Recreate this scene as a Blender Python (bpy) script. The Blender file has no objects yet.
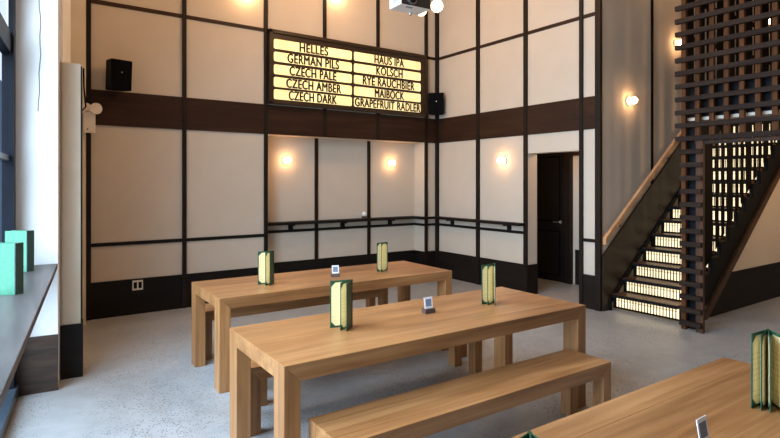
import bpy, bmesh, math, random
from mathutils import Vector, Matrix
random.seed(7)
S = bpy.context.scene
COL = S.collection
PI = math.pi

# ------------------------------------------------------------------ materials
def srgb(r, g, b):
    f = lambda c: (c/255/12.92) if c/255 <= .04045 else ((c/255+.055)/1.055)**2.4
    return (f(r), f(g), f(b), 1)

def newmat(name):
    m = bpy.data.materials.new(name); m.use_nodes = True
    nt = m.node_tree
    return m, nt, nt.nodes['Principled BSDF']

def noise_mat(name, c1, c2, scale=(8, 8, 8), rough=.6, detail=4, bump=0., spec=.5, metallic=0., lo=.35, hi=.65):
    m, nt, b = newmat(name)
    tc = nt.nodes.new('ShaderNodeTexCoord'); mp = nt.nodes.new('ShaderNodeMapping')
    mp.inputs['Scale'].default_value = scale
    nz = nt.nodes.new('ShaderNodeTexNoise'); nz.inputs['Scale'].default_value = 1; nz.inputs['Detail'].default_value = detail
    cr = nt.nodes.new('ShaderNodeValToRGB')
    cr.color_ramp.elements[0].color = c1; cr.color_ramp.elements[1].color = c2
    cr.color_ramp.elements[0].position = lo; cr.color_ramp.elements[1].position = hi
    L = nt.links.new
    L(tc.outputs['Object'], mp.inputs['Vector']); L(mp.outputs[0], nz.inputs['Vector'])
    L(nz.outputs['Fac'], cr.inputs['Fac']); L(cr.outputs[0], b.inputs['Base Color'])
    b.inputs['Roughness'].default_value = rough; b.inputs['Metallic'].default_value = metallic
    b.inputs['Specular IOR Level'].default_value = spec
    if bump:
        bp = nt.nodes.new('ShaderNodeBump'); bp.inputs['Strength'].default_value = bump; bp.inputs['Distance'].default_value = .01
        L(nz.outputs['Fac'], bp.inputs['Height']); L(bp.outputs[0], b.inputs['Normal'])
    return m

def wood(name, dark, mid, light, axis='x', fine=42., rough=.42, plank=None, spec=.4):
    """grain stretched along one axis of the object; optional plank joints"""
    m, nt, b = newmat(name); L = nt.links.new; N = nt.nodes.new
    tc = N('ShaderNodeTexCoord')
    s1 = {'x': (1.3, fine, fine), 'y': (fine, 1.3, fine), 'z': (fine, fine, 1.3)}[axis]
    s2 = {'x': (.9, 7, 7), 'y': (7, .9, 7), 'z': (7, 7, .9)}[axis]
    oi = N('ShaderNodeObjectInfo')
    ad = N('ShaderNodeVectorMath'); ad.operation = 'ADD'
    sc = N('ShaderNodeVectorMath'); sc.operation = 'SCALE'; sc.inputs[0].default_value = (13, 7, 5)
    L(oi.outputs['Random'], sc.inputs['Scale']); L(tc.outputs['Object'], ad.inputs[0]); L(sc.outputs[0], ad.inputs[1])
    outs = []
    for s, d in ((s1, 5), (s2, 3)):
        mp = N('ShaderNodeMapping'); mp.inputs['Scale'].default_value = s
        nz = N('ShaderNodeTexNoise'); nz.inputs['Scale'].default_value = 1; nz.inputs['Detail'].default_value = d
        nz.inputs['Distortion'].default_value = .6
        L(ad.outputs[0], mp.inputs['Vector']); L(mp.outputs[0], nz.inputs['Vector']); outs.append(nz)
    mx = N('ShaderNodeMix'); mx.data_type = 'FLOAT'; mx.inputs[0].default_value = .55
    L(outs[0].outputs['Fac'], mx.inputs[2]); L(outs[1].outputs['Fac'], mx.inputs[3])
    cr = N('ShaderNodeValToRGB'); e = cr.color_ramp.elements
    e[0].position = .32; e[0].color = dark; e[1].position = .68; e[1].color = light
    k = e.new(.5); k.color = mid
    L(mx.outputs[0], cr.inputs['Fac'])
    col = cr.outputs[0]
    if plank:
        sp = N('ShaderNodeSeparateXYZ'); L(tc.outputs['Object'], sp.inputs[0])
        dv = N('ShaderNodeMath'); dv.operation = 'DIVIDE'; dv.inputs[1].default_value = plank
        L(sp.outputs['Y'], dv.inputs[0])
        fr = N('ShaderNodeMath'); fr.operation = 'FRACT'; L(dv.outputs[0], fr.inputs[0])
        fl = N('ShaderNodeMath'); fl.operation = 'FLOOR'; L(dv.outputs[0], fl.inputs[0])
        wn = N('ShaderNodeTexWhiteNoise'); wn.noise_dimensions = '1D'; L(fl.outputs[0], wn.inputs['W'])
        mr = N('ShaderNodeMapRange'); mr.inputs[3].default_value = .9; mr.inputs[4].default_value = 1.08
        L(wn.outputs['Value'], mr.inputs[0])
        lt = N('ShaderNodeMath'); lt.operation = 'GREATER_THAN'; lt.inputs[1].default_value = .022; L(fr.outputs[0], lt.inputs[0])
        mr2 = N('ShaderNodeMapRange'); mr2.inputs[3].default_value = .78; mr2.inputs[4].default_value = 1.; L(lt.outputs[0], mr2.inputs[0])
        mu = N('ShaderNodeMath'); mu.operation = 'MULTIPLY'; L(mr.outputs[0], mu.inputs[0]); L(mr2.outputs[0], mu.inputs[1])
        vm = N('ShaderNodeVectorMath'); vm.operation = 'SCALE'; L(col, vm.inputs[0]); L(mu.outputs[0], vm.inputs['Scale'])
        col = vm.outputs[0]
    L(col, b.inputs['Base Color'])
    b.inputs['Roughness'].default_value = rough; b.inputs['Specular IOR Level'].default_value = spec
    bp = N('ShaderNodeBump'); bp.inputs['Strength'].default_value = .08; bp.inputs['Distance'].default_value = .004
    L(outs[0].outputs['Fac'], bp.inputs['Height']); L(bp.outputs[0], b.inputs['Normal'])
    return m

def emit(name, c, strength, var=None):
    m, nt, b = newmat(name)
    b.inputs['Base Color'].default_value = c
    b.inputs['Emission Color'].default_value = c; b.inputs['Emission Strength'].default_value = strength
    if var:
        N = nt.nodes.new; L = nt.links.new
        tc = N('ShaderNodeTexCoord'); nz = N('ShaderNodeTexNoise'); nz.inputs['Scale'].default_value = var
        nz.inputs['Detail'].default_value = 2
        mr = N('ShaderNodeMapRange'); mr.inputs[1].default_value = .3; mr.inputs[2].default_value = .7
        mr.inputs[3].default_value = strength*.65; mr.inputs[4].default_value = strength*1.3
        L(tc.outputs['Object'], nz.inputs['Vector']); L(nz.outputs['Fac'], mr.inputs[0]); L(mr.outputs[0], b.inputs['Emission Strength'])
    return m

def glass(name, tint=(1, 1, 1, 1), gl=.12):
    m = bpy.data.materials.new(name); m.use_nodes = True; nt = m.node_tree
    for n in list(nt.nodes): nt.nodes.remove(n)
    N = nt.nodes.new; L = nt.links.new
    o = N('ShaderNodeOutputMaterial'); t = N('ShaderNodeBsdfTransparent'); t.inputs[0].default_value = tint
    g = N('ShaderNodeBsdfGlossy'); g.inputs['Roughness'].default_value = .02
    mx = N('ShaderNodeMixShader'); mx.inputs[0].default_value = gl
    L(t.outputs[0], mx.inputs[1]); L(g.outputs[0], mx.inputs[2]); L(mx.outputs[0], o.inputs[0])
    return m

def floor_mat():
    m, nt, b = newmat('polished_concrete'); N = nt.nodes.new; L = nt.links.new
    tc = N('ShaderNodeTexCoord')
    def nz(scale, detail=4, dist=0):
        n = N('ShaderNodeTexNoise'); n.inputs['Scale'].default_value = scale; n.inputs['Detail'].default_value = detail
        n.inputs['Distortion'].default_value = dist; L(tc.outputs['Object'], n.inputs['Vector']); return n
    big = nz(.9, 5, .8); med = nz(7, 5); 
    cr = N('ShaderNodeValToRGB'); e = cr.color_ramp.elements
    e[0].position = .3; e[0].color = FLOOR1; e[1].position = .7; e[1].color = FLOOR2
    mx = N('ShaderNodeMix'); mx.data_type = 'FLOAT'; mx.inputs[0].default_value = .45
    L(big.outputs['Fac'], mx.inputs[2]); L(med.outputs['Fac'], mx.inputs[3]); L(mx.outputs[0], cr.inputs['Fac'])
    # exposed aggregate: small dark flecks, patchy
    vo = N('ShaderNodeTexVoronoi'); vo.inputs['Scale'].default_value = 60; L(tc.outputs['Object'], vo.inputs['Vector'])
    sp = N('ShaderNodeSeparateColor'); L(vo.outputs['Color'], sp.inputs[0])
    th = N('ShaderNodeMath'); th.operation = 'LESS_THAN'; th.inputs[1].default_value = .34; L(vo.outputs['Distance'], th.inputs[0])
    pk = N('ShaderNodeMath'); pk.operation = 'LESS_THAN'; pk.inputs[1].default_value = .5; L(sp.outputs[0], pk.inputs[0])
    pa = nz(1.6, 2); pm = N('ShaderNodeMapRange'); pm.inputs[1].default_value = .36; pm.inputs[2].default_value = .56; L(pa.outputs['Fac'], pm.inputs[0])
    a = N('ShaderNodeMath'); a.operation = 'MULTIPLY'; L(th.outputs[0], a.inputs[0]); L(pk.outputs[0], a.inputs[1])
    a2 = N('ShaderNodeMath'); a2.operation = 'MULTIPLY'; L(a.outputs[0], a2.inputs[0]); L(pm.outputs[0], a2.inputs[1])
    a3 = N('ShaderNodeMath'); a3.operation = 'MULTIPLY'; a3.inputs[1].default_value = .85; L(a2.outputs[0], a3.inputs[0])
    mc = N('ShaderNodeMix'); mc.data_type = 'RGBA'; mc.inputs[7].default_value = srgb(84, 84, 84)
    L(a3.outputs[0], mc.inputs[0]); L(cr.outputs[0], mc.inputs[6])
    L(mc.outputs[2], b.inputs['Base Color'])
    mr = N('ShaderNodeMapRange'); mr.inputs[3].default_value = .22; mr.inputs[4].default_value = .48
    L(med.outputs['Fac'], mr.inputs[0]); L(mr.outputs[0], b.inputs['Roughness'])
    b.inputs['Specular IOR Level'].default_value = .45
    return m

FLOOR1 = srgb(144, 146, 147); FLOOR2 = srgb(180, 182, 183)
M = {}
M['panel'] = noise_mat('cream_panel', srgb(199, 187, 171), srgb(202, 190, 175), (3, 3, 3), .75, spec=.2)
M['white_paint'] = noise_mat('white_paint', srgb(242, 241, 238), srgb(246, 245, 243), (3, 3, 3), .7, spec=.2)
M['cream_paint'] = noise_mat('cream_paint', srgb(205, 192, 172), srgb(212, 200, 180), (3, 3, 3), .7, spec=.2)
M['ceiling'] = noise_mat('ceiling_paint', srgb(150, 130, 108), srgb(160, 140, 118), (2, 2, 2), .8, spec=.1)
M['beam_x'] = wood('dark_oak_beam_x', srgb(36, 20, 11), srgb(48, 28, 16), srgb(62, 38, 23), 'x', 34, .55, spec=.22)
M['beam_y'] = wood('dark_oak_beam_y', srgb(36, 20, 11), srgb(48, 28, 16), srgb(62, 38, 23), 'y', 34, .55, spec=.22)
M['beam_z'] = wood('dark_oak_beam_z', srgb(20, 14, 10), srgb(27, 19, 13), srgb(36, 25, 18), 'z', 34, .55, spec=.22)
M['base_x'] = wood('black_oak_base_x', srgb(15, 12, 10), srgb(21, 16, 13), srgb(30, 23, 18), 'x', 34, .55, spec=.2)
M['base_y'] = wood('black_oak_base_y', srgb(20, 14, 11), srgb(27, 20, 15), srgb(37, 27, 21), 'y', 34, .55, spec=.2)
M['pier_base'] = wood('brown_oak_base', srgb(26, 18, 14), srgb(48, 34, 26), srgb(74, 55, 42), 'x', 24, .45)
OD, OM, OL = srgb(122, 81, 47), srgb(154, 107, 65), srgb(180, 133, 87)
M['oak_x'] = wood('oak_x', OD, OM, OL, 'x', 40, .36, plank=.14)
M['oak_xb'] = wood('oak_bench', OD, OM, OL, 'x', 40, .36)
M['oak_y'] = wood('oak_y', OD, OM, OL, 'y', 40, .4)
M['oak_z'] = wood('oak_z', OD, OM, OL, 'z', 40, .4)
M['tread'] = wood('stair_tread_wood', srgb(72, 46, 28), srgb(98, 64, 40), srgb(122, 84, 54), 'y', 34, .4)
M['handrail'] = wood('handrail_wood', srgb(186, 134, 92), srgb(204, 152, 108), srgb(218, 170, 126), 'x', 30, .4)
M['slat_h'] = wood('slat_dark_brown', srgb(30, 22, 18), srgb(42, 31, 25), srgb(55, 42, 34), 'y', 30, .7, spec=.15)
M['slat_v'] = wood('slat_red_brown', srgb(62, 36, 18), srgb(84, 50, 26), srgb(106, 64, 34), 'z', 30, .7, spec=.15)
M['post'] = wood('post_brown', srgb(62, 42, 31), srgb(84, 58, 43), srgb(104, 74, 56), 'z', 30, .65, spec=.15)
M['black_wood'] = wood('black_wood', srgb(7, 6, 5), srgb(10, 8, 7), srgb(15, 12, 10), 'z', 30, .7, spec=.1)
M['string_black'] = noise_mat('black_stringer', srgb(9, 8, 7), srgb(14, 12, 10), (4, 4, 4), .6, spec=.2)
M['string_brown'] = wood('brown_stringer', srgb(50, 32, 16), srgb(68, 44, 23), srgb(86, 58, 32), 'x', 24, .45)
M['wall_string'] = wood('wall_stringer', srgb(32, 19, 9), srgb(45, 27, 13), srgb(58, 36, 19), 'x', 26, .5)
M['navy'] = noise_mat('navy_paint', srgb(7, 11, 17), srgb(10, 16, 24), (3, 3, 3), .6, spec=.15)
M['navy_frame'] = noise_mat('navy_window_frame', srgb(8, 13, 24), srgb(12, 18, 32), (3, 3, 3), .5, spec=.25)
M['pale_metal'] = noise_mat('pale_metal', srgb(54, 66, 78), srgb(68, 82, 94), (4, 4, 4), .35, metallic=.2)
M['sill'] = wood('grey_stained_counter', srgb(58, 54, 54), srgb(78, 73, 72), srgb(98, 92, 90), 'y', 16, .42, spec=.3)
M['black_plastic'] = noise_mat('black_plastic', srgb(8, 8, 9), srgb(12, 12, 14), (20, 20, 20), .6, spec=.1)
M['grille'] = noise_mat('black_grille', srgb(6, 6, 8), srgb(15, 15, 18), (160, 160, 160), .8, spec=.05)
M['white_plastic'] = noise_mat('white_plastic', srgb(214, 205, 192), srgb(222, 214, 202), (5, 5, 5), .45)
M['lens'] = noise_mat('dark_lens', srgb(4, 4, 8), srgb(10, 10, 18), (9, 9, 9), .08, spec=1.)
M['proj_dark'] = noise_mat('dark_projector_face', srgb(40, 33, 28), srgb(52, 44, 38), (6, 6, 6), .4)
M['silver'] = noise_mat('silver_metal', srgb(190, 190, 190), srgb(212, 212, 210), (9, 9, 9), .25, metallic=.9)
M['green'] = noise_mat('green_leather', srgb(18, 66, 46), srgb(26, 84, 60), (60, 60, 60), .45, bump=.1)
M['teal'] = noise_mat('mint_green_leather', srgb(48, 118, 90), srgb(54, 128, 98), (60, 60, 60), .45)  # brighter copy of the green leather, window light put into the colour
M['teal_dark'] = noise_mat('dark_green_spine', srgb(38, 66, 62), srgb(48, 78, 72), (60, 60, 60), .5)
M['card'] = noise_mat('white_card', srgb(228, 228, 232), srgb(238, 238, 242), (9, 9, 9), .6)
M['card_print'] = noise_mat('grey_print', srgb(118, 126, 146), srgb(126, 134, 154), (9, 9, 9), .7)
M['stand'] = wood('dark_stand_wood', srgb(64, 48, 44), srgb(84, 64, 58), srgb(104, 82, 74), 'x', 60, .5)
M['ink'] = noise_mat('black_letters', srgb(20, 14, 8), srgb(26, 18, 10), (9, 9, 9), .7)
M['sign_frame'] = wood('sign_frame_wood', srgb(36, 25, 14), srgb(50, 35, 20), srgb(64, 46, 27), 'x', 26, .45)
M['sign_lit'] = emit('sign_light', (1, .82, .40, 1), .80, 3.5)
M['riser_lit'] = emit('riser_light', (1, .77, .45, 1), 1.5, 3.)
M['bulb'] = emit('warm_bulb', (1, .56, .26, 1), 60)
M['bulb_soft'] = emit('warm_globe', (1, .70, .42, 1), 16)
M['glass'] = glass('window_glass', (.93, .97, 1, 1), .06)
M['floor'] = floor_mat()
M['dark_void'] = noise_mat('black_door_paint', srgb(8, 8, 9), srgb(13, 12, 12), (4, 4, 4), .5)
M['facade'] = noise_mat('blue_facade', srgb(34, 58, 88), srgb(54, 84, 118), (.6, .6, .3), .7)
M['asphalt'] = noise_mat('pavement', srgb(110, 112, 116), srgb(132, 134, 138), (2, 2, 2), .9)
M['crack'] = noise_mat('crack_grey', srgb(120, 122, 128), srgb(140, 142, 148), (9, 9, 9), .9)

def page_mat():
    m, nt, b = newmat('menu_page'); N = nt.nodes.new; L = nt.links.new
    tc = N('ShaderNodeTexCoord'); sp = N('ShaderNodeSeparateXYZ'); L(tc.outputs['Object'], sp.inputs[0])
    # faint grey text lines across the page
    mu = N('ShaderNodeMath'); mu.operation = 'MULTIPLY'; mu.inputs[1].default_value = 46; L(sp.outputs['Z'], mu.inputs[0])
    fr = N('ShaderNodeMath'); fr.operation = 'FRACT'; L(mu.outputs[0], fr.inputs[0])
    lt = N('ShaderNodeMath'); lt.operation = 'LESS_THAN'; lt.inputs[1].default_value = .22; L(fr.outputs[0], lt.inputs[0])
    fl = N('ShaderNodeMath'); fl.operation = 'FLOOR'; L(mu.outputs[0], fl.inputs[0])
    wn = N('ShaderNodeTexWhiteNoise'); wn.noise_dimensions = '1D'; L(fl.outputs[0], wn.inputs['W'])
    gt = N('ShaderNodeMath'); gt.operation = 'GREATER_THAN'; gt.inputs[1].default_value = .45; L(wn.outputs['Value'], gt.inputs[0])
    a = N('ShaderNodeMath'); a.operation = 'MULTIPLY'; L(lt.outputs[0], a.inputs[0]); L(gt.outputs[0], a.inputs[1])
    a2 = N('ShaderNodeMath'); a2.operation = 'MULTIPLY'; a2.inputs[1].default_value = .22; L(a.outputs[0], a2.inputs[0])
    mc = N('ShaderNodeMix'); mc.data_type = 'RGBA'; mc.inputs[6].default_value = srgb(232, 216, 168); mc.inputs[7].default_value = srgb(130, 122, 100)
    L(a2.outputs[0], mc.inputs[0]); L(mc.outputs[2], b.inputs['Base Color']); b.inputs['Roughness'].default_value = .7
    return m
M['page'] = page_mat()

# ------------------------------------------------------------------ builders
class MB:
    def __init__(s): s.bm = bmesh.new()
    def box(s, a, b, mat=None):
        lo = [min(a[i], b[i]) for i in range(3)]; hi = [max(a[i], b[i]) for i in range(3)]
        vs = [s.bm.verts.new(Vector((x, y, z))) for x in (lo[0], hi[0]) for y in (lo[1], hi[1]) for z in (lo[2], hi[2])]
        if mat: 
            for v in vs: v.co = mat @ v.co
        for f in ((0, 1, 3, 2), (4, 6, 7, 5), (0, 4, 5, 1), (2, 3, 7, 6), (0, 2, 6, 4), (1, 5, 7, 3)):
            s.bm.faces.new([vs[i] for i in f])
        return s
    def prism(s, poly, fn):
        """poly: 2-D points; fn(p, k) -> 3-D point for k = 0, 1"""
        A = [s.bm.verts.new(fn(p, 0)) for p in poly]; B = [s.bm.verts.new(fn(p, 1)) for p in poly]
        n = len(poly)
        s.bm.faces.new(A); s.bm.faces.new(B[::-1])
        for i in range(n): s.bm.faces.new([A[i], B[i], B[(i+1) % n], A[(i+1) % n]])
        return s
    def cyl(s, p0, p1, r0, r1=None, n=16):
        r1 = r0 if r1 is None else r1
        p0, p1 = Vector(p0), Vector(p1); d = (p1-p0).normalized()
        u = d.orthogonal().normalized(); v = d.cross(u)
        A = []; B = []
        for i in range(n):
            a = 2*PI*i/n; o = u*math.cos(a)+v*math.sin(a)
            A.append(s.bm.verts.new(p0+o*r0)); B.append(s.bm.verts.new(p1+o*r1))
        s.bm.faces.new(A[::-1]); s.bm.faces.new(B)
        for i in range(n): s.bm.faces.new([A[i], A[(i+1) % n], B[(i+1) % n], B[i]])
        return s
    def ball(s, c, r, sc=(1, 1, 1), seg=16):
        m = Matrix.Translation(Vector(c)) @ Matrix.Diagonal((r*sc[0], r*sc[1], r*sc[2], 1))
        bmesh.ops.create_uvsphere(s.bm, u_segments=seg, v_segments=seg//2, radius=1, matrix=m); return s
    def tube(s, pts, r, n=8):
        for a, b in zip(pts[:-1], pts[1:]): s.cyl(a, b, r, n=n)
        return s
    def build(s, name, mat, parent=None, bevel=0., smooth=False, xf=None):
        bmesh.ops.recalc_face_normals(s.bm, faces=s.bm.faces)
        me = bpy.data.meshes.new(name); s.bm.to_mesh(me); s.bm.free()
        if xf is not None: me.transform(xf)
        o = bpy.data.objects.new(name, me); COL.objects.link(o)
        if mat: me.materials.append(mat)
        if parent is not None: o.parent = parent
        if bevel:
            b = o.modifiers.new('edge', 'BEVEL'); b.width = bevel; b.segments = 2; b.limit_method = 'ANGLE'; b.angle_limit = math.radians(40)
        if smooth:
            for p in me.polygons: p.use_smooth = True
        return o

def tag(o, label=None, cat=None, group=None, kind=None):
    if label: o['label'] = label
    if cat: o['category'] = cat
    if group: o['group'] = group
    if kind: o['kind'] = kind
    return o
def thing(name, label, cat, loc=(0, 0, 0), rz=0, group=None):
    o = bpy.data.objects.new(name, None); COL.objects.link(o); o.empty_display_size = .1
    o.location = loc; o.rotation_euler = (0, 0, rz)
    return tag(o, label, cat, group)
LAB = {}
def struct(name, mb, mat, label=None, parent=None, bevel=0.):
    o = mb.build(name, mat, parent, bevel)
    if parent is None:
        o['kind'] = 'structure'
        if label: o['label'] = label
    return o
NT = [0]
def trim(a, b, mat, label, bevel=0.):
    NT[0] += 1
    return struct('trim_%d' % NT[0], MB().box(a, b), mat, label, bevel=bevel)
def dup(root, loc, rz, label, group=None):
    r = root.copy(); COL.objects.link(r); r.location = loc; r.rotation_euler = (0, 0, rz)
    r['label'] = label
    if group: r['group'] = group
    for ch in list(root.children):
        c = ch.copy(); COL.objects.link(c); c.parent = r
        for g in list(ch.children):
            d = g.copy(); COL.objects.link(d); d.parent = c
    return r

# ------------------------------------------------------------------ camera
CX, CY, CZ, YAW = -6.2222, -7.4302, 1.6654, .6096
cam = bpy.data.objects.new('camera', bpy.data.cameras.new('camera')); COL.objects.link(cam)
cam.location = (CX, CY, CZ); cam.rotation_euler = (PI/2, 0, -YAW)
cam.data.sensor_width = 36; cam.data.lens = 539.2/780*36; cam.data.shift_y = -(219-182.2)/780
cam.data.clip_start = .02
S.camera = cam

# ------------------------------------------------------------------ room shell
ZB1, ZB2, ZR, ZSK, ZS2, ZC = 2.79, 2.3625, 3.8626, .446, .90, 5.6
AD = .28                                   # alcove depth
AX0, AX1 = -3.206, -.30
WD, WN = Vector((.105, .9945, 0)), Vector((.9945, -.105, 0))     # window wall: along, into the room
WO = Vector((-5.93, -2.35, 0))
def W(n, a, z=0.): return WO + WN*n + WD*a + Vector((0, 0, z))
WMAT = Matrix(((WN.x, WD.x, 0, WO.x), (WN.y, WD.y, 0, WO.y), (0, 0, 1, 0), (0, 0, 0, 1)))   # local (n, a, z) -> world

struct('floor', MB().box((-9, -11.2, -.1), (8.2, 1.0, 0)), M['floor'], 'polished grey concrete floor with dark stone flecks')
struct('ceiling', MB().box((-9, -11.2, ZC), (8.2, 1.0, ZC+.1)), M['ceiling'], 'high tan ceiling over the hall')
wb = MB()
wb.box((-5.53, 0, 0), (AX0, AD+.12, ZC)).box((AX0, AD, 0), (AX1, AD+.12, ZC)).box((AX0, 0, ZB2), (AX1, AD, ZC)).box((AX1, 0, 0), (.2, AD+.12, ZC))
struct('wall_back', wb, M['panel'], 'cream panelled back wall with a shallow alcove under the lit menu board')
DY0, DY1, DZ = -2.075, -2.97, 2.09
wr = MB()
wr.box((0, 0, 0), (.2, DY0, ZC)).box((0, DY0, DZ), (.2, DY1, ZC)).box((0, DY1, 0), (.2, -3.17, ZC))
struct('wall_right', wr, M['panel'], 'cream panelled right wall with the doorway')
struct('wall_stair', MB().box((0, -3.277, 0), (8.2, -3.17, ZC)), M['panel'], 'tan wall beside the staircase')
struct('wall_corridor', MB().box((1.3, -3.17, 0), (1.4, 0, 2.6)).box((.2, .0, 0), (1.4, .1, 2.6)), M['panel'], 'tan wall of the passage behind the doorway')
struct('ceiling_corridor', MB().box((.2, -3.17, 2.5), (1.3, 0, 2.6)), M['ceiling'], 'ceiling of the passage behind the doorway')
# left side: pier between windows, partition block, return wall
struct('wall_left', MB().box((-.32, 0, 0), (0, .25, ZC), WMAT).box((-.32, .25, 0), (.025, 2.14, ZC), WMAT).box((-.42, -9, 4.7), (-.3, 0, ZC), WMAT).box((-.42, -6.6, 0), (-.3, -4.4, 4.7), WMAT),  # last box: unseen solid stretch, added to keep daylight off the nearest table
       M['white_paint'], 'white pier beside the window')
struct('wall_left_return', MB().box((-5.75, -.25, 0), (-5.53, AD+.12, ZC)), M['cream_paint'], 'narrow cream strip of wall at the far left corner')
struct('wall_partition', MB().box((.0, .25, 0), (.155, .42, 2.68), WMAT), M['cream_paint'], 'cream half-height block beside the white pier')
struct('trim_edge_strip', MB().box((.155, .25, 0), (.166, .42, 2.66), WMAT), M['beam_z'], 'dark edge strip on the cream block')
struct('wall_front', MB().box((-9, -11.2, 0), (8.2, -11.1, ZC)), M['panel'], 'wall behind the viewer')
struct('wall_hall', MB().box((8.1, -11.1, 0), (8.2, -3.277, ZC)).box((3.0, -8.0, 0), (8.1, -7.9, 2.45)), M['panel'], 'far wall of the hall past the stairs')

# skirtings
struct('baseboard_back', MB().box((-5.53, -.015, 0), (AX0, 0, ZSK)).box((AX0, AD-.015, 0), (AX1, AD, ZSK)).box((AX0, 0, 0), (AX0+.015, AD, ZSK)).box((AX1-.015, 0, 0), (AX1, AD, ZSK)).box((AX1, -.015, 0), (0, 0, ZSK)),
       M['base_x'], 'tall dark wood skirting along the back wall')
struct('baseboard_right', MB().box((-.015, -.015, 0), (0, DY0, ZSK)).box((-.015, DY1, 0), (0, -3.277, ZSK)).box((-.015, DY0, 0), (.2, DY0-.015, ZSK)), M['base_y'], 'tall dark wood skirting along the right wall')
struct('baseboard_corridor', MB().box((1.285, -3.17, 0), (1.3, -1.95, ZSK+.12)), M['base_y'], 'dark skirting in the passage')
struct('baseboard_pier', MB().box((-.32, -.018, 0), (.004, 0, ZSK), WMAT), M['pier_base'], 'brown wood skirting at the foot of the white pier')
struct('baseboard_partition', MB().box((.006, .235, 0), (.172, .25, ZSK+.01), WMAT).box((.155, .25, 0), (.172, .42, ZSK+.01), WMAT), M['base_x'], 'black wood skirting at the foot of the cream block')

# beams
trim((-5.53, -.02, ZB2), (-.02, 0, ZB1), M['beam_x'], 'wide dark wood beam across the back wall')
trim((-.02, -.02, ZB2), (0, -3.277, ZB1), M['beam_y'], 'wide dark wood beam across the right wall')
# rails
trim((-5.53, -.014, ZR-.024), (-.014, 0, ZR+.024), M['beam_x'], 'upper dark rail across the back wall')
trim((-.014, -.014, ZR-.024), (0, -3.277, ZR+.024), M['beam_y'], 'upper dark rail across the right wall')
trim((-5.53, -.014, ZS2-.022), (AX0, 0, ZS2+.022), M['base_x'], 'lower dark rail on the left of the back wall')
ra = MB(); zr0, zr1 = .895, .937
ra.box((AX0, AD-.02, zr0), (AX1, AD, zr1)).box((AX1-.02, 0, zr0), (AX1, AD, zr1)).box((AX1, -.02, zr0), (-.02, 0, zr1)).box((-.02, -.02, zr0), (0, -2.01, zr1))
NT[0] += 1; struct('trim_%d' % NT[0], ra, M['base_x'], 'dark rail under the wall ledge')
trim((-.014, -3.0, ZS2-.022), (0, -3.25, ZS2+.022), M['base_y'], 'short dark rail on the narrow white panel by the stairs')
# battens
for x, nm in ((-5.48, 'first'), (-4.367, 'second'), (-3.232, 'third')):
    trim((x-.026, -.03, 0), (x+.026, 0, ZC), M['base_x'] if 0 else M['beam_z'], '%s dark upright batten from the left of the back wall' % nm)
for x in (-2.275, -1.285):
    trim((x-.026, -.03, ZB2), (x+.026, 0, ZC), M['beam_z'], 'dark upright batten above the alcove')
    trim((x-.026, AD-.025, ZSK), (x+.026, AD, ZB2), M['beam_z'], 'dark upright batten inside the alcove')
trim((-.295, -.03, 0), (-.24, 0, ZC), M['beam_z'], 'dark upright batten right of the alcove')
trim((-.055, -.055, 0), (0, 0, ZC), M['beam_z'], 'dark corner post between back and right walls')
trim((-.03, -1.01, 0), (0, -1.08, ZC), M['beam_z'], 'dark upright batten in the middle of the right wall')
trim((-.03, -2.01, 0), (0, -2.075, ZC), M['beam_z'], 'dark upright batten left of the doorway')
trim((-.03, -2.97, 0), (0, -3.022, ZC), M['beam_z'], 'dark upright batten right of the doorway')
trim((-.03, -3.21, 0), (0.01, -3.29, ZC), M['beam_z'], 'dark end post of the right wall by the stairs')
trim((1.19, -3.292, 0), (1.235, -3.277, ZC), M['black_wood'], 'dark upright batten on the stair wall')
trim((3.6, -3.292, 0), (3.645, -3.277, ZC), M['black_wood'], 'far dark upright batten on the stair wall')

# door at the end of the passage
d1 = MB().box((1.26, -1.76, 0), (1.3, -.85, 2.22)); d1 = struct('door_1', d1, M['dark_void'], 'black door at the end of the passage behind the doorway')
o = MB()
for z0, z1 in ((.1, .85), (1.0, 2.1)):
    o.box((1.252, -1.68, z0), (1.26, -1.66, z1)).box((1.252, -.95, z0), (1.26, -.93, z1)).box((1.252, -1.68, z0), (1.26, -.93, z0+.02)).box((1.252, -1.68, z1-.02), (1.26, -.93, z1))
o.build('panel_moulding', M['black_plastic'], d1)
MB().cyl((1.26, -1.69, 1.0), (1.215, -1.69, 1.0), .012).cyl((1.215, -1.69, 1.0), (1.215, -1.57, 1.0), .011).cyl((1.262, -1.69, 1.0), (1.25, -1.69, 1.0), .03).build('door_handle', M['silver'], d1)
MB().box((1.22, -1.90, 0), (1.3, -1.77, 2.32)).box((1.22, -1.90, 2.23), (1.3, -.7, 2.32)).box((1.22, -.84, 0), (1.3, -.7, 2.32)).build('door_frame', M['beam_z'], d1)
trim((1.27, -3.17, 2.10), (1.3, -1.9, 2.16), M['beam_y'], 'dark rail at the top of the passage wall')

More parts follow.
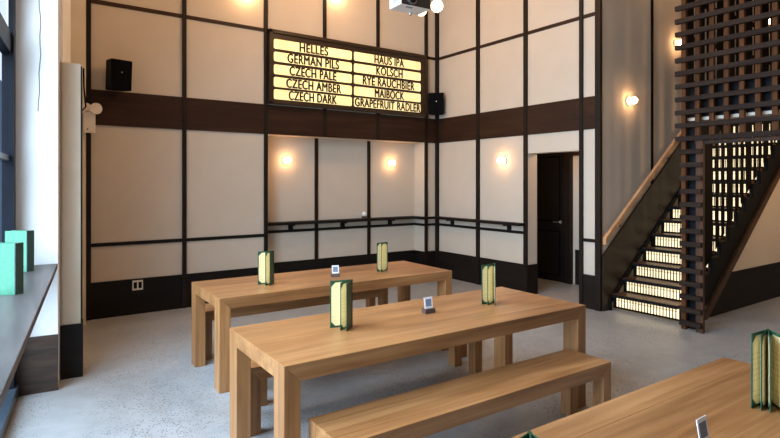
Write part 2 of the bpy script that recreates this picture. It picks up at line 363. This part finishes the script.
# ------------------------------------------------------------------ windows on the left
def window(k, a0, a1, lab):
    w = MB()
    for a in (a0, a1-.11): w.box((-.312, a, 0), (-.278, a+.11, 4.7), WMAT).box((-.36, a+(.0 if a == a0 else .06), 0), (-.31, a+.11 if a != a0 else a+.05, 2.7), WMAT)
    m = (a0+a1)/2
    w.box((-.36, m-.04, .1), (-.31, m+.04, 4.7), WMAT)
    w.box((-.36, a0, 2.64), (-.295, a1, 2.80), WMAT).box((-.36, a0, 4.55), (-.29, a1, 4.7), WMAT).box((-.36, a0, .78), (-.31, a1, .9), WMAT)
    for z in (3.25, 3.68, 4.1): w.box((-.345, a0, z), (-.33, a1, z+.02), WMAT)
    n = 6
    for i in range(1, n): 
        a = a0+(a1-a0)*i/n; w.box((-.345, a-.01, 2.8), (-.33, a+.01, 4.6), WMAT)
    w = struct('window_%d' % k, w, M['navy_frame'], lab)
    MB().box((-.341, a0+.01, .1), (-.336, a1-.005, 4.6), WMAT).build('pane', M['glass'], w)
    MB().box((-.365, a0, 1.83), (-.305, a1-.05, 1.87), WMAT).build('sash_rail', M['pale_metal'], w)
    MB().box((-.42, a0, 0), (-.26, a1, .10), WMAT).build('bottom_rail', M['pale_metal'], w)
window(1, -4.4, -.02, 'tall navy framed window beside the white pier')
window(2, -9.0, -6.6, 'tall navy framed window beside the viewer')

# hairline crack on the pier
cr = MB(); pts = []
z = 4.4
for i in range(30):
    pts.append(tuple(W(-.125 + .004*math.sin(i*1.7)+.006*math.sin(i*.37), -.002, z))); z -= .075
cr.tube(pts, .0035, 5)
NT[0] += 1; struct('trim_%d' % NT[0], cr, M['crack'], 'hairline crack running down the white pier')

# counter along the window
ct = thing('window_counter', 'long grey wooden drinking counter fixed along the window', 'counter', tuple(W(-.15, -4, 0)))
inv = Matrix.Translation(-ct.location)
MB().box((-.295, -8.6, .975), (.0, -.022, 1.015), WMAT).build('counter_top', M['sill'], ct, .004, xf=inv)
for a in (-1.7, -4.6, -7.5):
    MB().prism([(-.295, .975), (-.05, .975), (-.295, .70)], lambda p, k, a=a: W(p[0], a+.04*k, p[1])).build('bracket', M['black_plastic'], ct, xf=inv)

# outside
tag(MB().box((-8, 3, -.1), (-1.2, 14, 3.5), WMAT).build('building', M['facade']), 'dark blue building seen outside through the window', 'building')
struct('ground_outside', MB().box((-30, -14, -.25), (-.43, 45, -.12), WMAT), M['asphalt'], 'pavement outside the window')

# ------------------------------------------------------------------ staircase
RISE, RUN, X0, NST, ZO = .184, .235, .19, 15, .028
YS0, YS1 = -3.33, -4.17
st = thing('staircase', 'straight staircase with brown treads and glowing slatted risers behind the lattice', 'staircase', (X0, (YS0+YS1)/2, 0))
inv = Matrix.Translation(-st.location)
for i in range(NST):
    x = X0+RUN*i; zt = RISE*(i+1)+ZO; zl = zt-RISE if i else .032
    tr = MB().box((x-.026, YS0, zt-.036), (x+RUN+.02, YS1, zt)).build('tread', M['tread'], st, .003, xf=inv)
    MB().box((x-.034, YS0-.0, zt-.04), (x-.026, YS1, zt-.002)).build('nosing', M['string_black'], tr, xf=inv)
    MB().box((x+.018, YS0-.03, zl+.012), (x+.022, YS1, zt-.045)).build('riser_light', M['riser_lit'], st, xf=inv)
    g = MB(); y = YS0
    g.box((x, YS0, zl), (x+.014, YS0-.036, zt-.036)).box((x, YS0, zl), (x+.014, YS1, zl+.02)).box((x+.002, YS0, zt-.076), (x+.01, YS1, zt-.072)).box((x, YS0, zt-.043), (x+.014, YS1, zt-.036))
    yy = YS0-.036
    while yy > YS1:
        g.box((x+.001, yy, zl), (x+.012, yy-.0075, zt-.04)); yy -= .0385
    g.build('riser_grille', M['black_wood'], st, xf=inv)
nos = lambda x: RISE/RUN*(x-X0)+RISE+ZO
xe = X0+RUN*NST
MB().prism([(.012, 0), (X0-.03, 0), (X0-.03, .10), (xe, nos(xe)-.09), (xe, nos(xe)+.64), (.012, nos(.012)+.64)], lambda p, k: Vector((p[0], -3.28-.03*k, p[1]))).build('wall_stringer', M['wall_string'], st, xf=inv)
MB().prism([(X0-.06, 0), (X0-.02, 0), (X0-.02, .10), (xe, nos(xe)-.02), (xe, nos(xe)+.04), (X0-.06, .14)], lambda p, k: Vector((p[0], -3.31-.02*k, p[1]))).build('edge_strip', M['string_black'], st, xf=inv)
# outer stringer: stepped top
poly = [(.64, 0.03), (X0+.35, 0.03)]
poly = [(X0-.02, .0)]
for i in range(NST):
    x = X0+RUN*i; poly += [(x-.02, RISE*(i+1)+ZO-.04), (x+RUN-.02, RISE*(i+1)+ZO-.04)]
poly += [(xe, nos(xe)-.45), (X0+.32, .0)]
MB().prism(poly, lambda p, k: Vector((p[0], YS1-.02-.05*k, p[1]))).build('outer_stringer', M['string_black'], st, xf=inv)
MB().prism([(X0+.34, .0), (xe, nos(xe)-.43), (xe, nos(xe)-.55), (X0+.49, .0)], lambda p, k: Vector((p[0], YS1-.075-.03*k, p[1]))).build('stringer_trim', M['string_brown'], st, xf=inv)

# handrail on the wall
hr = thing('handrail', 'light wooden handrail sloping up the tan stair wall', 'handrail', (-.03, -3.34, .9))
inv = Matrix.Translation(-hr.location)
zh = lambda x: .95+.765*x
MB().prism([(-.05, zh(-.05)-.045), (3.3, zh(3.3)-.045), (3.3, zh(3.3)+.045), (-.05, zh(-.05)+.045)], lambda p, k: Vector((p[0], -3.34-.045*k, p[1]))).build('rail', M['handrail'], hr, .006, xf=inv)
for x in (.3, 1.5, 2.7):
    MB().cyl((x, -3.277, zh(x)-.09), (x, -3.36, zh(x)-.09), .01).cyl((x, -3.36, zh(x)-.09), (x, -3.36, zh(x)-.03), .01).build('bracket', M['black_plastic'], hr, xf=inv)

# slatted side screen of the stair
inv = Matrix.Translation(-st.location)
g = MB(); zs = lambda x: max(nos(x)-.06, .05)
base = .961-.555*2
g.prism([(.27, zs(.27)), (.958, zs(.958)), (.958, 2.85), (.27, 2.85)], lambda p, k: Vector((p[0], YS1-.03-.008*k, p[1])))
while base < 3.6:
    for a, b in ((.078, .158), (.236, .316), (.394, .555)):
        xa, xb = base+a, base+b
        if xa < .95 or xb > 3.6: continue
        g.prism([(xa, zs(xa)), (xb, zs(xb)), (xb, 2.85), (xa, 2.85)], lambda p, k: Vector((p[0], YS1-.03-.008*k, p[1])))
    base += .555
xa = .27
while xa < 3.6:
    xb = min(xa+.215, 3.6); g.box((xa, YS1-.03, 2.85), (xb, YS1-.038, ZC-.01)); xa += .27
for z in (2.83, 3.35, 3.8, 4.25, 4.7, 5.15): g.box((.27, YS1-.035, z), (3.6, YS1-.06, z+.05))
g.build('side_screen', M['black_wood'], st, xf=inv)

# under-stair wall
poly = [(.55, 0), (3.7, 0), (3.7, 2.36), (xe-.02, nos(xe)-.54)]
struct('wall_understair', MB().prism([(.75, 0), (8.1, 0), (8.1, 2.45), (xe, nos(xe)-.48), (.75, nos(.75)-.46)], lambda p, k: Vector((p[0], YS1-.045-.01*k, p[1]))), M['panel'], 'tan wall under the stairs')
struct('baseboard_understair', MB().prism([(.715, 0), (8.1, 0), (8.1, .5), (1.35, .5)], lambda p, k: Vector((p[0], YS1-.055-.012*k, p[1]))), M['base_x'], 'dark skirting on the wall under the stairs')
struct('floor_upper', MB().box((xe-.02, -8, 2.45), (8.1, -3.277, 2.76)), M['panel'], 'upper landing at the top of the stairs')
struct('wall_upper', MB().box((6.4, -8, 2.76), (6.5, -3.277, ZC)), M['navy'], 'dark wall of the upper landing')

# lattice screen in the plane of the right wall
la = thing('lattice_screen', 'tall brown timber lattice screen standing in front of the stairs', 'lattice screen', (0, -4.4, 0))
inv = Matrix.Translation(-la.location)
h = MB(); PZ = .148; zrow = 2.156; YR = -6.6
k = 0
while zrow+PZ*k < ZC-.05:
    z = zrow+PZ*k; h.box((-.05, -4.253, z-.026), (0, YR, z+.026)); k += 1
h.build('cross_slats', M['slat_h'], la, xf=inv)
h = MB(); k = 1
while zrow-PZ*k > .02:
    z = zrow-PZ*k; h.box((-.05, -4.305, z-.026), (0, -4.535, z+.026)); k += 1
h.build('short_cross_slats', M['slat_h'], la, xf=inv)
v = MB(); k = 0
while True:
    y = -4.327-.1487*k
    if y < YR+.05: break
    v.box((0, y+.026, 2.10 if k else 0), (.045, y-.022, ZC-.01)); k += 1
v.build('upright_slats', M['slat_v'], la, xf=inv)
MB().box((-.005, -4.462, 0), (.035, -4.54, 2.13)).build('post', M['post'], la, xf=inv)
MB().box((.005, -4.54, 2.085), (.04, YR, 2.13)).build('opening_head', M['beam_y'], la, xf=inv)
MB().box((-.005, YR, 0), (.07, YR+.1, ZC-.01)).build('end_post', M['beam_z'], la, xf=inv)
MB().box((.10, -4.31, 0), (.2, -4.42, ZB2)).build('column', M['navy'], la, xf=inv)
MB().box((.12, -4.27, ZB2+.03), (.32, YR, 2.765)).build('header_beam', M['navy'], la, xf=inv)
MB().box((.11, -4.27, ZB2), (.33, YR, ZB2+.035)).build('header_edge', M['white_plastic'], la, xf=inv)

# ------------------------------------------------------------------ tables and benches
def frame_piece(root, L_, Wd, H, T, lx, ly, topname, topmat, y0=0.):
    """parsons frame: local x 0..L, y 0..W; mitred slab and square legs"""
    g = MB()
    full = [(0, H), (0, H-T), (L_, H-T), (L_, H)]
    tra = [(0, H), (lx, H-T), (L_-lx, H-T), (L_, H)]
    g.prism(full, lambda p, k: Vector((p[0], ly+(Wd-2*ly)*k, p[1])))
    g.prism(tra, lambda p, k: Vector((p[0], ly*k, p[1]))); g.prism(tra, lambda p, k: Vector((p[0], Wd-ly*k, p[1])))
    g.build(topname, topmat, root, .0025)
    for ex in (0, 1):
        for ey in (0, 1):
            pr = [(0, 0), (lx, 0), (lx, H-T), (0, H)]
            MB().prism(pr, lambda p, k: Vector(((L_-p[0]) if ex else p[0], (Wd-ly*k) if ey else ly*k, p[1]))).build('leg', M['oak_z'], root, .0025)
TY = -.0152
TL, TW = 2.395, .862
t1 = thing('dining_table', 'middle oak table with a card stand between two open menus, a bench on each side', 'table', (-5.122, -4.937, 0), TY, 'long oak dining tables')
frame_piece(t1, TL, TW, .75, .09, .09, .135, 'tabletop', M['oak_x'])
dup(t1, (-4.895, -3.187, 0), TY, 'oak table farthest back, nearest the panelled alcove wall')
dup(t1, (-5.580, -6.9415, 0), TY, 'oak table in the lower right corner, nearest the viewer')
BL, BW = 2.08, .35
b1 = thing('bench', 'oak bench in front of the middle table, seat fully in view', 'bench', (-4.982, -5.262, 0), TY, 'oak benches at the tables')
frame_piece(b1, BL, BW, .45, .09, .085, .085, 'seat', M['oak_xb'])
dup(b1, (-4.965, -4.02, 0), TY, 'oak bench tucked behind the middle table, only its legs showing')
dup(b1, (-4.75, -3.60, 0), TY, 'oak bench in front of the back table, mostly hidden by the middle table')
dup(b1, (-4.77, -2.30, 0), TY, 'oak bench behind the back table, seat edge seen under the tabletop')

# ------------------------------------------------------------------ menus
def menu(loc, view, leaves, label, group='standing drink menus', w=.145, h=.295, covers=None, cover='green', spine_out=None):
    """leaves: directions from the spine in the (right, toward viewer) frame"""
    t = thing('menu', label, 'menu', loc, 0, group)
    f = Vector((view[0], view[1], 0)).normalized(); r = Vector((f.y, -f.x, 0))
    n = len(leaves)
    for i, (dx, dy, ws) in enumerate(leaves):
        d = (r*dx-f*dy).normalized(); nr = Vector((-d.y, d.x, 0)); ww = w*ws
        th = .0035
        xf = Matrix(((d.x, nr.x, 0, 0), (d.y, nr.y, 0, 0), (0, 0, 1, 0), (0, 0, 0, 1)))
        outer = i in (0, n-1)
        o = MB().box((.0, -th/2, 0), (ww, th/2, h)).build('cover' if outer else 'inner_leaf', M[cover], t, .001, xf=xf)
        inside = {0: (1,), n-1: (-1,)}.get(i, (1, -1))
        for s in inside:
            e = .012; c = .026
            pg = [(e, .012+c), (e+c, .012), (ww-e*.6-c, .012), (ww-e*.6, .012+c), (ww-e*.6, h-.012-c), (ww-e*.6-c, h-.012), (e+c, h-.012), (e, h-.012-c)]
            MB().prism(pg, lambda p, k: xf @ Vector((p[0], s*(th/2+.0004+.0012*k), p[1]))).build('page', M['page'], o)
    MB().cyl((0, 0, 0), (0, 0, h), .006, n=10).build('spine', M['teal_dark' if cover == 'teal' else cover], t)
    return t
def vdir(x, y): return (x-CX, y-CY)
fan = [(-.93, .36, 1), (-.52, .85, .93), (-.22, .97, 1)]
fan2 = [(-.66, .75, 1), (-.40, .92, .93), (.02, 1, 1)]
def spine_from(l):  # spine sits behind the front edge
    return l
for (x, y), fn, lab in (
    ((-4.450, -4.465), fan, 'open green menu with cream pages nearest the left end of the middle table'),
    ((-3.203, -4.507), fan2, 'open green menu at the far right end of the middle table'),
    ((-4.287, -2.81), fan, 'open green menu near the left end of the back table'),
    ((-3.035, -2.815), [(-.72, .69, 1), (-.45, .89, .93), (.0, 1, 1)], 'open green menu near the right end of the back table')):
    menu((x, y, .75), vdir(x, y), fn, lab)
x, y = -3.638, -6.487
menu((x, y, .75), vdir(x, y), [(-.40, .92, .95), (-.17, .98, .9), (.06, 1, .9), (.48, .88, 1)], 'large fanned green menu on the table in the lower right corner', h=.302)
x, y = -5.17, -6.53
menu((x, y, .75), vdir(x, y), [(-.5, .86, 1), (.1, .99, .93), (.6, .8, 1)], 'green menu on the nearest table, only its top corner showing at the bottom edge')
# two closed menus on the window counter
def closed_menu(p, ang, lab):
    t = thing('menu', lab, 'menu', p, ang, 'mint menus on the window counter')
    h = .297; w = .15
    a = MB().box((-w, 0, 0), (0, .004, h)).build('cover', M['teal'], t, .001)
    MB().prism([(-w+.01, .006), (-.004, .006), (-.004, .03), (-w*.9, .05)], lambda q, k: Vector((q[0], q[1], .008+(h-.016)*k))).build('page', M['page'], t)
    MB().prism([(0, 0), (.004, 0), (.020, .055), (.016, .055)], lambda q, k: Vector((q[0], q[1], h*k))).build('spine', M['teal_dark'], t)
    MB().prism([(-w*.93, .056), (.020, .055), (.020, .059), (-w*.93, .06)], lambda q, k: Vector((q[0], q[1], h*k))).build('cover', M['teal'], t)
    return t
closed_menu((-6.145, -2.715, 1.015), -.55, 'mint green menu standing on the counter, nearer the white pier')
closed_menu((-6.217, -3.64, 1.015), -.45, 'mint green menu standing on the counter at the left edge of the photo')

# ------------------------------------------------------------------ card stands
def card_stand(x, y, rz, lab):
    t = thing('card_stand', lab, 'card stand', (x, y, .75), rz, 'small card stands on the tables')
    MB().prism([(-.026, 0), (.030, 0), (.026, .032), (-.020, .032)], lambda p, k: Vector((-.042+.084*k, p[0], p[1]))).build('block', M['stand'], t, .002)
    tilt = Matrix.Translation((0, -.004, .024)) @ Matrix.Rotation(-.16, 4, 'X')
    c = MB().box((-.034, -.0015, 0), (.034, .0015, .086)).build('card', M['card'], t, xf=tilt)
    MB().box((-.024, -.0022, .022), (.024, -.0016, .072)).build('printed_square', M['card_print'], c, xf=tilt)
for x, y, lab, a in ((-3.835, -4.485, 'small white card in a wooden block on the middle table', -.08), (-3.665, -2.845, 'small white card in a wooden block on the back table', -.30),
                  (-4.290, -6.535, 'white card on the nearest table, cut off by the bottom edge of the photo', .02)):
    card_stand(x, y, a, lab)

# ------------------------------------------------------------------ wall ledge
lg = thing('wall_ledge', 'narrow dark wood ledge running round the alcove and right wall', 'ledge', (-1.6, .1, 1.0))
inv = Matrix.Translation(-lg.location)
path = [(AX0+.0, AD-.005), (AX0, .09), (-.415, .09), (-.415, -.135), (-.16, -.135), (-.16, -2.03), (-.005, -2.03), (-.03, -.03), (-.30, -.005), (-.305, AD-.005)]
path = [(AX0+.005, AD-.001), (AX0+.005, .09), (-.43, .09), (-.43, -.12), (-.16, -.12), (-.16, -2.04), (-.031, -2.04), (-.031, -.056), (-.235, -.031), (-.297, -.031), (-.302, -.001), (-.302, AD-.001)]
MB().prism(path, lambda p, k: Vector((p[0], p[1], 1.02+.042*k))).build('ledge_top', M['base_x'], lg, .004, xf=inv)
for x in (-2.72, -1.80, -.85):
    MB().box((x-.035, AD-.03, .93), (x+.035, AD-.001, 1.02)).box((x-.015, .13, 1.0), (x+.015, AD-.03, 1.02)).build('bracket', M['base_x'], lg, xf=inv)
for y in (-.42, -1.72):
    MB().box((-.03, y-.035, .93), (-.001, y+.035, 1.02)).box((-.14, y-.015, 1.0), (-.03, y+.015, 1.02)).build('bracket', M['base_x'], lg, xf=inv)
t = thing('candle_holder', 'small pale round holder on a dark base standing on the wall ledge', 'candle holder', (-1.43, .18, 1.062))
MB().box((-.035, -.03, 0), (.035, .03, .035)).build('base', M['stand'], t, .003)
MB().ball((0, 0, .074), .042, seg=16).build('globe', M['card'], t, smooth=True)

# ------------------------------------------------------------------ menu board
BX0, BX1, BZ0, BZ1 = -3.205, -.285, 2.80, 3.875
sg = thing('menu_board', 'wide dark framed light box listing ten beers in black letters', 'sign', ((BX0+BX1)/2, 0, BZ0))
inv = Matrix.Translation(-sg.location)
rows = [(3.603, 3.739), (3.419, 3.555), (3.235, 3.372), (3.050, 3.19), (2.872, 3.012)]
cols = [(-3.135, -1.825), (-1.785, -.44)]
yf = -.075
bk = MB().box((BX0, -.035, BZ0), (BX1, -.031, BZ1)); 
bk.box((BX0, yf-.02, BZ1-.05), (BX1, -.031, BZ1)).box((BX0, yf-.02, BZ0), (BX1, -.031, BZ0+.04)).box((BX0, yf-.02, BZ0), (BX0+.05, -.031, BZ1)).box((BX1-.05, yf-.02, BZ0), (BX1, -.031, BZ1))
fr = bk.build('frame', M['sign_frame'], sg, .004, xf=inv)
fp = MB()
zz = [BZ0+.04]+[v for r in reversed(rows) for v in r]+[BZ1-.05]
for i in range(0, len(zz), 2): fp.box((BX0+.05, yf+.001, zz[i]), (BX1-.05, -.036, zz[i+1]))
for a, b in ((BX0+.05, cols[0][0]), (cols[0][1], cols[1][0]), (cols[1][1], BX1-.05)): fp.box((a, yf, BZ0+.04), (b, -.036, BZ1-.05))
fp.build('face_plate', M['sign_frame'], sg, xf=inv)
def rounded(x0, x1, z0, z1, r=.025, n=4):
    pts = []
    for cx, cz, a0 in ((x1-r, z1-r, 0), (x0+r, z1-r, 90), (x0+r, z0+r, 180), (x1-r, z0+r, 270)):
        for i in range(n+1):
            a = math.radians(a0+90*i/n); pts.append((cx+r*math.cos(a), cz+r*math.sin(a)))
    return pts
def text_mesh(s, name):
    cu = bpy.data.curves.new(name, 'FONT'); cu.body = s; cu.size = 1; cu.align_x = 'LEFT'; cu.space_character = 1.08
    to = bpy.data.objects.new('tmp', cu); COL.objects.link(to)
    dg = bpy.context.evaluated_depsgraph_get(); dg.update()
    me = bpy.data.meshes.new_from_object(to.evaluated_get(dg)); bpy.data.objects.remove(to); bpy.data.curves.remove(cu)
    return me
lines = [['HELLES', 'GERMAN PILS', 'CZECH PALE', 'CZECH AMBER', 'CZECH DARK'], ['HAUS IPA', 'KOLSCH', 'RYE RAUCHBIER', 'MAIBOCK', 'GRAPEFRUIT RADLER']]
spans = [[(-2.727, -2.253), (-2.921, -2.063), (-2.888, -2.108), (-2.939, -2.024), (-2.901, -2.102)], [(-1.394, -.804), (-1.358, -.832), (-1.618, -.581), (-1.388, -.80), (-1.765, -.455)]]
for c in (0, 1):
    for r in range(5):
        z0, z1 = rows[r]; x0, x1 = cols[c]
        p = MB().prism(rounded(x0, x1, z0-.002, z1+.002), lambda q, k: Vector((q[0], yf-.003*k+.0015, q[1]))).build('lit_strip', M['sign_lit'], sg, xf=inv)
        me = text_mesh(lines[c][r], 'lettering')
        xs = [v.co.x for v in me.vertices]; ys = [v.co.y for v in me.vertices]
        a, b = spans[c][r]; sx = (b-a)/(max(xs)-min(xs)); H = .131; sy = H/(max(ys)-min(ys))
        x0_, y0_ = min(xs), min(ys); bt = bmesh.new()
        for n_, (ox, oz) in enumerate(((-.007, 0), (.007, 0), (0, -.004), (0, .004))):    # bolder strokes
            me2 = me.copy()
            for v in me2.vertices:
                v.co = Vector((a+(v.co.x-x0_)*sx+ox, yf-.004-.0002*n_, z0+.006+(v.co.y-y0_)*sy+oz))-sg.location
            bt.from_mesh(me2)
        me = bpy.data.meshes.new('lettering'); bt.to_mesh(me); bt.free()
        me.materials.append(M['ink'])
        o = bpy.data.objects.new('lettering', me); COL.objects.link(o); o.parent = p

# ------------------------------------------------------------------ speakers
def speaker(loc, rz, tilt, lab, w=.2, h=.34, d=.19, back=None, group='black wall speakers'):
    t = thing('speaker', lab, 'speaker', loc, rz, group)
    X = Matrix.Rotation(tilt, 4, 'X')
    MB().prism([(-w/2, -d/2), (w/2, -d/2), (w/2*.8, d/2), (-w/2*.8, d/2)], lambda p, k: Vector((p[0], p[1], -h/2+h*k))).build('cabinet', M['black_plastic'], t, .012, xf=X)
    MB().box((-w/2+.012, -d/2-.006, -h/2+.012), (w/2-.012, -d/2, h/2-.012)).build('grille', M['grille'], t, .003, xf=X)
    MB().cyl((0, -d/2-.006, .03), (0, -d/2-.009, .03), .008).build('badge', M['silver'], t, xf=X)
    bk = back or d/2+.06
    MB().cyl((0, d/2-.01, 0), (0, bk, 0), .02).box((-.02, bk-.02, -.06), (.02, bk, .06)).build('wall_bracket', M['black_plastic'], t)
    return t
speaker((-5.185, -.185, 2.96), .22, .08, 'black speaker on the back wall at upper left, tilted down', w=.25, h=.36, d=.23)
s2 = speaker((-.155, -.155, 3.035), -.72, .0, 'black speaker in the room corner right of the lit menu board', w=.27, h=.37, d=.17, back=.21)

# emergency light + cable
t = thing('emergency_light', 'white box with two round lamp heads high on the wall at left', 'emergency light', (-5.50, -.26, 2.36))
MB().box((-.062, -.05, -.12), (.062, -.0, .12)).build('case', M['white_plastic'], t, .006)
for dx, dy in ((.055, -.085), (-.045, -.03)):
    MB().cyl((dx*.5, -.04, .12), (dx, dy+.04, .17), .012, n=10).cyl((dx, dy+.05, .17), (dx+.01, dy, .16), .035, .066, n=20).cyl((dx+.01, dy, .16), (dx+.0105, dy-.004, .16), .066, .06, n=20).build('lamp_head', M['white_plastic'], t)
MB().cyl((-.02, -.05, -.08), (-.02, -.053, -.08), .008).build('indicator', M['black_plastic'], t)
pts = [tuple(W(.175, .33, 2.68)), tuple(W(.2, .5, 2.52)), (-5.62, -.6, 2.42), (-5.57, -.256, 2.30), (-5.57, -.256, 1.75)]
cb = MB().tube([tuple(W(.176, .33, 2.66)), tuple(W(.178, .38, 2.5)), tuple(W(.19, .6, 2.36)), (-5.66, -1.0, 2.38), (-5.575, -.275, 2.42)], .007).build('cable', M['black_plastic'])
tag(cb, 'thin black cable hanging down the side of the cream block', 'cable')
# outlet
t = thing('wall_outlet', 'white double power outlet on the dark skirting at left', 'outlet', (-4.935, -.0155, .365))
MB().box((-.062, -.006, -.062), (.062, 0, .062)).build('plate', M['white_plastic'], t, .003)
for dx in (-.028, .028): MB().box((dx-.019, -.009, -.04), (dx+.019, -.006, .04)).build('socket', M['black_plastic'], t, .002)

# ------------------------------------------------------------------ lamps
def sconce(p, nrm, lab, r=.046, grp='round wall lamps'):
    t = thing('wall_lamp', lab, 'wall lamp', p, 0, grp)
    n = Vector(nrm)
    MB().cyl((0, 0, 0), tuple(n*.022), .062, n=24).build('back_plate', M['white_plastic'], t, .003)
    MB().cyl(tuple(n*.022), tuple(n*.045), .03, n=16).build('holder', M['silver'], t)
    b = MB(); b.ball(tuple(n*.085), r, seg=14); b.build('bulb', M['bulb'], t, smooth=True)
    return t
sconce((-2.79, AD, 2.0), (0, -1, 0), 'glowing round wall lamp on the left side of the alcove')
sconce((-.84, AD, 2.0), (0, -1, 0), 'glowing round wall lamp on the right side of the alcove')
sconce((0, -1.60, 2.0), (-1, 0, 0), 'glowing round wall lamp on the right wall left of the doorway')
sconce((.62, -3.277, 2.765), (0, -1, 0), 'glowing round wall lamp on the stair wall, nearest the doorway')
sconce((1.87, -3.277, 3.725), (0, -1, 0), 'glowing round wall lamp on the stair wall beside the lattice edge')
sconce((5.03, -3.277, 4.58), (0, -1, 0), 'glowing wall lamp seen through the top of the lattice')
sconce((-3.54, 0, 4.345), (0, -1, 0), 'wall lamp high on the back wall, above the left end of the menu board', r=.075)
sconce((-2.08, 0, 4.60), (0, -1, 0), 'wall lamp high on the back wall, above the middle of the menu board', r=.075)

def pendant(p, lab):
    t = thing('pendant_lamp', lab, 'pendant lamp', p, 0, 'globe pendants behind the projector')
    MB().ball((0, 0, 0), .061, seg=18).build('globe', M['bulb_soft'], t, smooth=True)
    MB().cyl((0, 0, .055), (0, 0, .13), .026, .03).build('socket', M['tread'], t)
    MB().cyl((0, 0, .13), (0, 0, ZC-p[2]), .005, n=8).build('cord', M['black_plastic'], t)
    MB().cyl((0, 0, ZC-p[2]-.03), (0, 0, ZC-p[2]), .06, n=20).build('ceiling_cup', M['tread'], t)
pendant((-2.680, -3.195, 3.462), 'glowing globe pendant just right of the projector')
pendant((-2.814, -3.102, 3.425), 'glowing globe pendant half hidden under the projector')

# projector
px, py, pz = -3.402, -3.567, 3.25
pj = thing('projector', 'white ceiling projector with a dark lens side at the top edge', 'projector', (px, py, pz), -.045)
MB().box((0, .004, 0), (.325, .20, .115)).build('body', M['white_plastic'], pj, .006)
MB().box((.004, .0, .004), (.321, .004, .111)).build('front_face', M['proj_dark'], pj)
MB().cyl((.115, -.012, .055), (.115, .01, .055), .045, n=24).build('lens_ring', M['silver'], pj)
MB().cyl((.115, -.022, .055), (.115, -.011, .055), .034, n=24).build('lens', M['lens'], pj)
g = MB()
for i in range(7): g.box((-.002, .04, .03+.01*i), (.0005, .15, .034+.01*i))
g.build('vent', M['crack'], pj)
MB().box((.08, .03, -.003), (.15, .06, .0005)).build('label_plate', M['crack'], pj)
MB().cyl((.20, .15, -.02), (.20, .15, 0), .012).ball((.20, .15, -.02), .014).build('foot', M['silver'], pj)
MB().cyl((.145, .095, .115), (.145, .095, ZC-pz), .02).cyl((.145, .095, .115), (.145, .095, .14), .07).build('mount_pole', M['white_plastic'], pj)

# ------------------------------------------------------------------ light
def area(name, loc, direction, sx, sy, power, color, spread=None):
    l = bpy.data.lights.new(name, 'AREA'); l.shape = 'RECTANGLE'; l.size = sx; l.size_y = sy; l.energy = power; l.color = color
    if spread: l.spread = spread
    o = bpy.data.objects.new(name, l); COL.objects.link(o); o.location = loc
    o.rotation_euler = Vector(direction).to_track_quat('-Z', 'Z').to_euler()
    return o
def point(name, loc, power, color, r=.08):
    l = bpy.data.lights.new(name, 'POINT'); l.energy = power; l.color = color; l.shadow_soft_size = r
    o = bpy.data.objects.new(name, l); COL.objects.link(o); o.location = loc; return o
DAY = (.68, .84, 1.0); WARM = (1, .62, .33)
area('daylight', tuple(W(-.8, -2.2, 2.2)), tuple(WN + Vector((0, 0, -.45))), 4.2, 3.6, 700, DAY, math.radians(150))
area('daylight', tuple(W(-.8, -7.8, 1.7)), tuple(WN + Vector((0, 0, -.45))), 2.3, 2.6, 120, DAY, math.radians(150))
point('ceiling_glow', (-2.6, -2.0, 5.0), 190, WARM, .3)
point('ceiling_glow', (-4.6, -3.6, 5.0), 40, WARM, .3)
point('ceiling_glow', (-1.2, -5.2, 5.0), 25, WARM, .3)
point('hall_glow', (2.6, -5.9, 2.2), 85, WARM, .12)
point('passage_glow', (.7, -2.5, 2.3), 22, WARM, .08)
point('upper_glow', (1.5, -3.75, 5.3), 45, WARM, .25)

w = bpy.data.worlds.new('world'); S.world = w; w.use_nodes = True
nt = w.node_tree; bg = nt.nodes['Background']
sky = nt.nodes.new('ShaderNodeTexSky'); sky.sky_type = 'HOSEK_WILKIE'; sky.turbidity = 6; sky.sun_direction = (-.3, -.5, .8)
mx = nt.nodes.new('ShaderNodeMix'); mx.data_type = 'RGBA'; mx.inputs[0].default_value = .75; mx.inputs[7].default_value = (.85, .93, 1, 1)
nt.links.new(sky.outputs[0], mx.inputs[6]); nt.links.new(mx.outputs[2], bg.inputs['Color'])
bg.inputs['Strength'].default_value = 1.9

S.view_settings.view_transform = 'Standard'
S.view_settings.look = 'None'
S.view_settings.exposure = -0.35
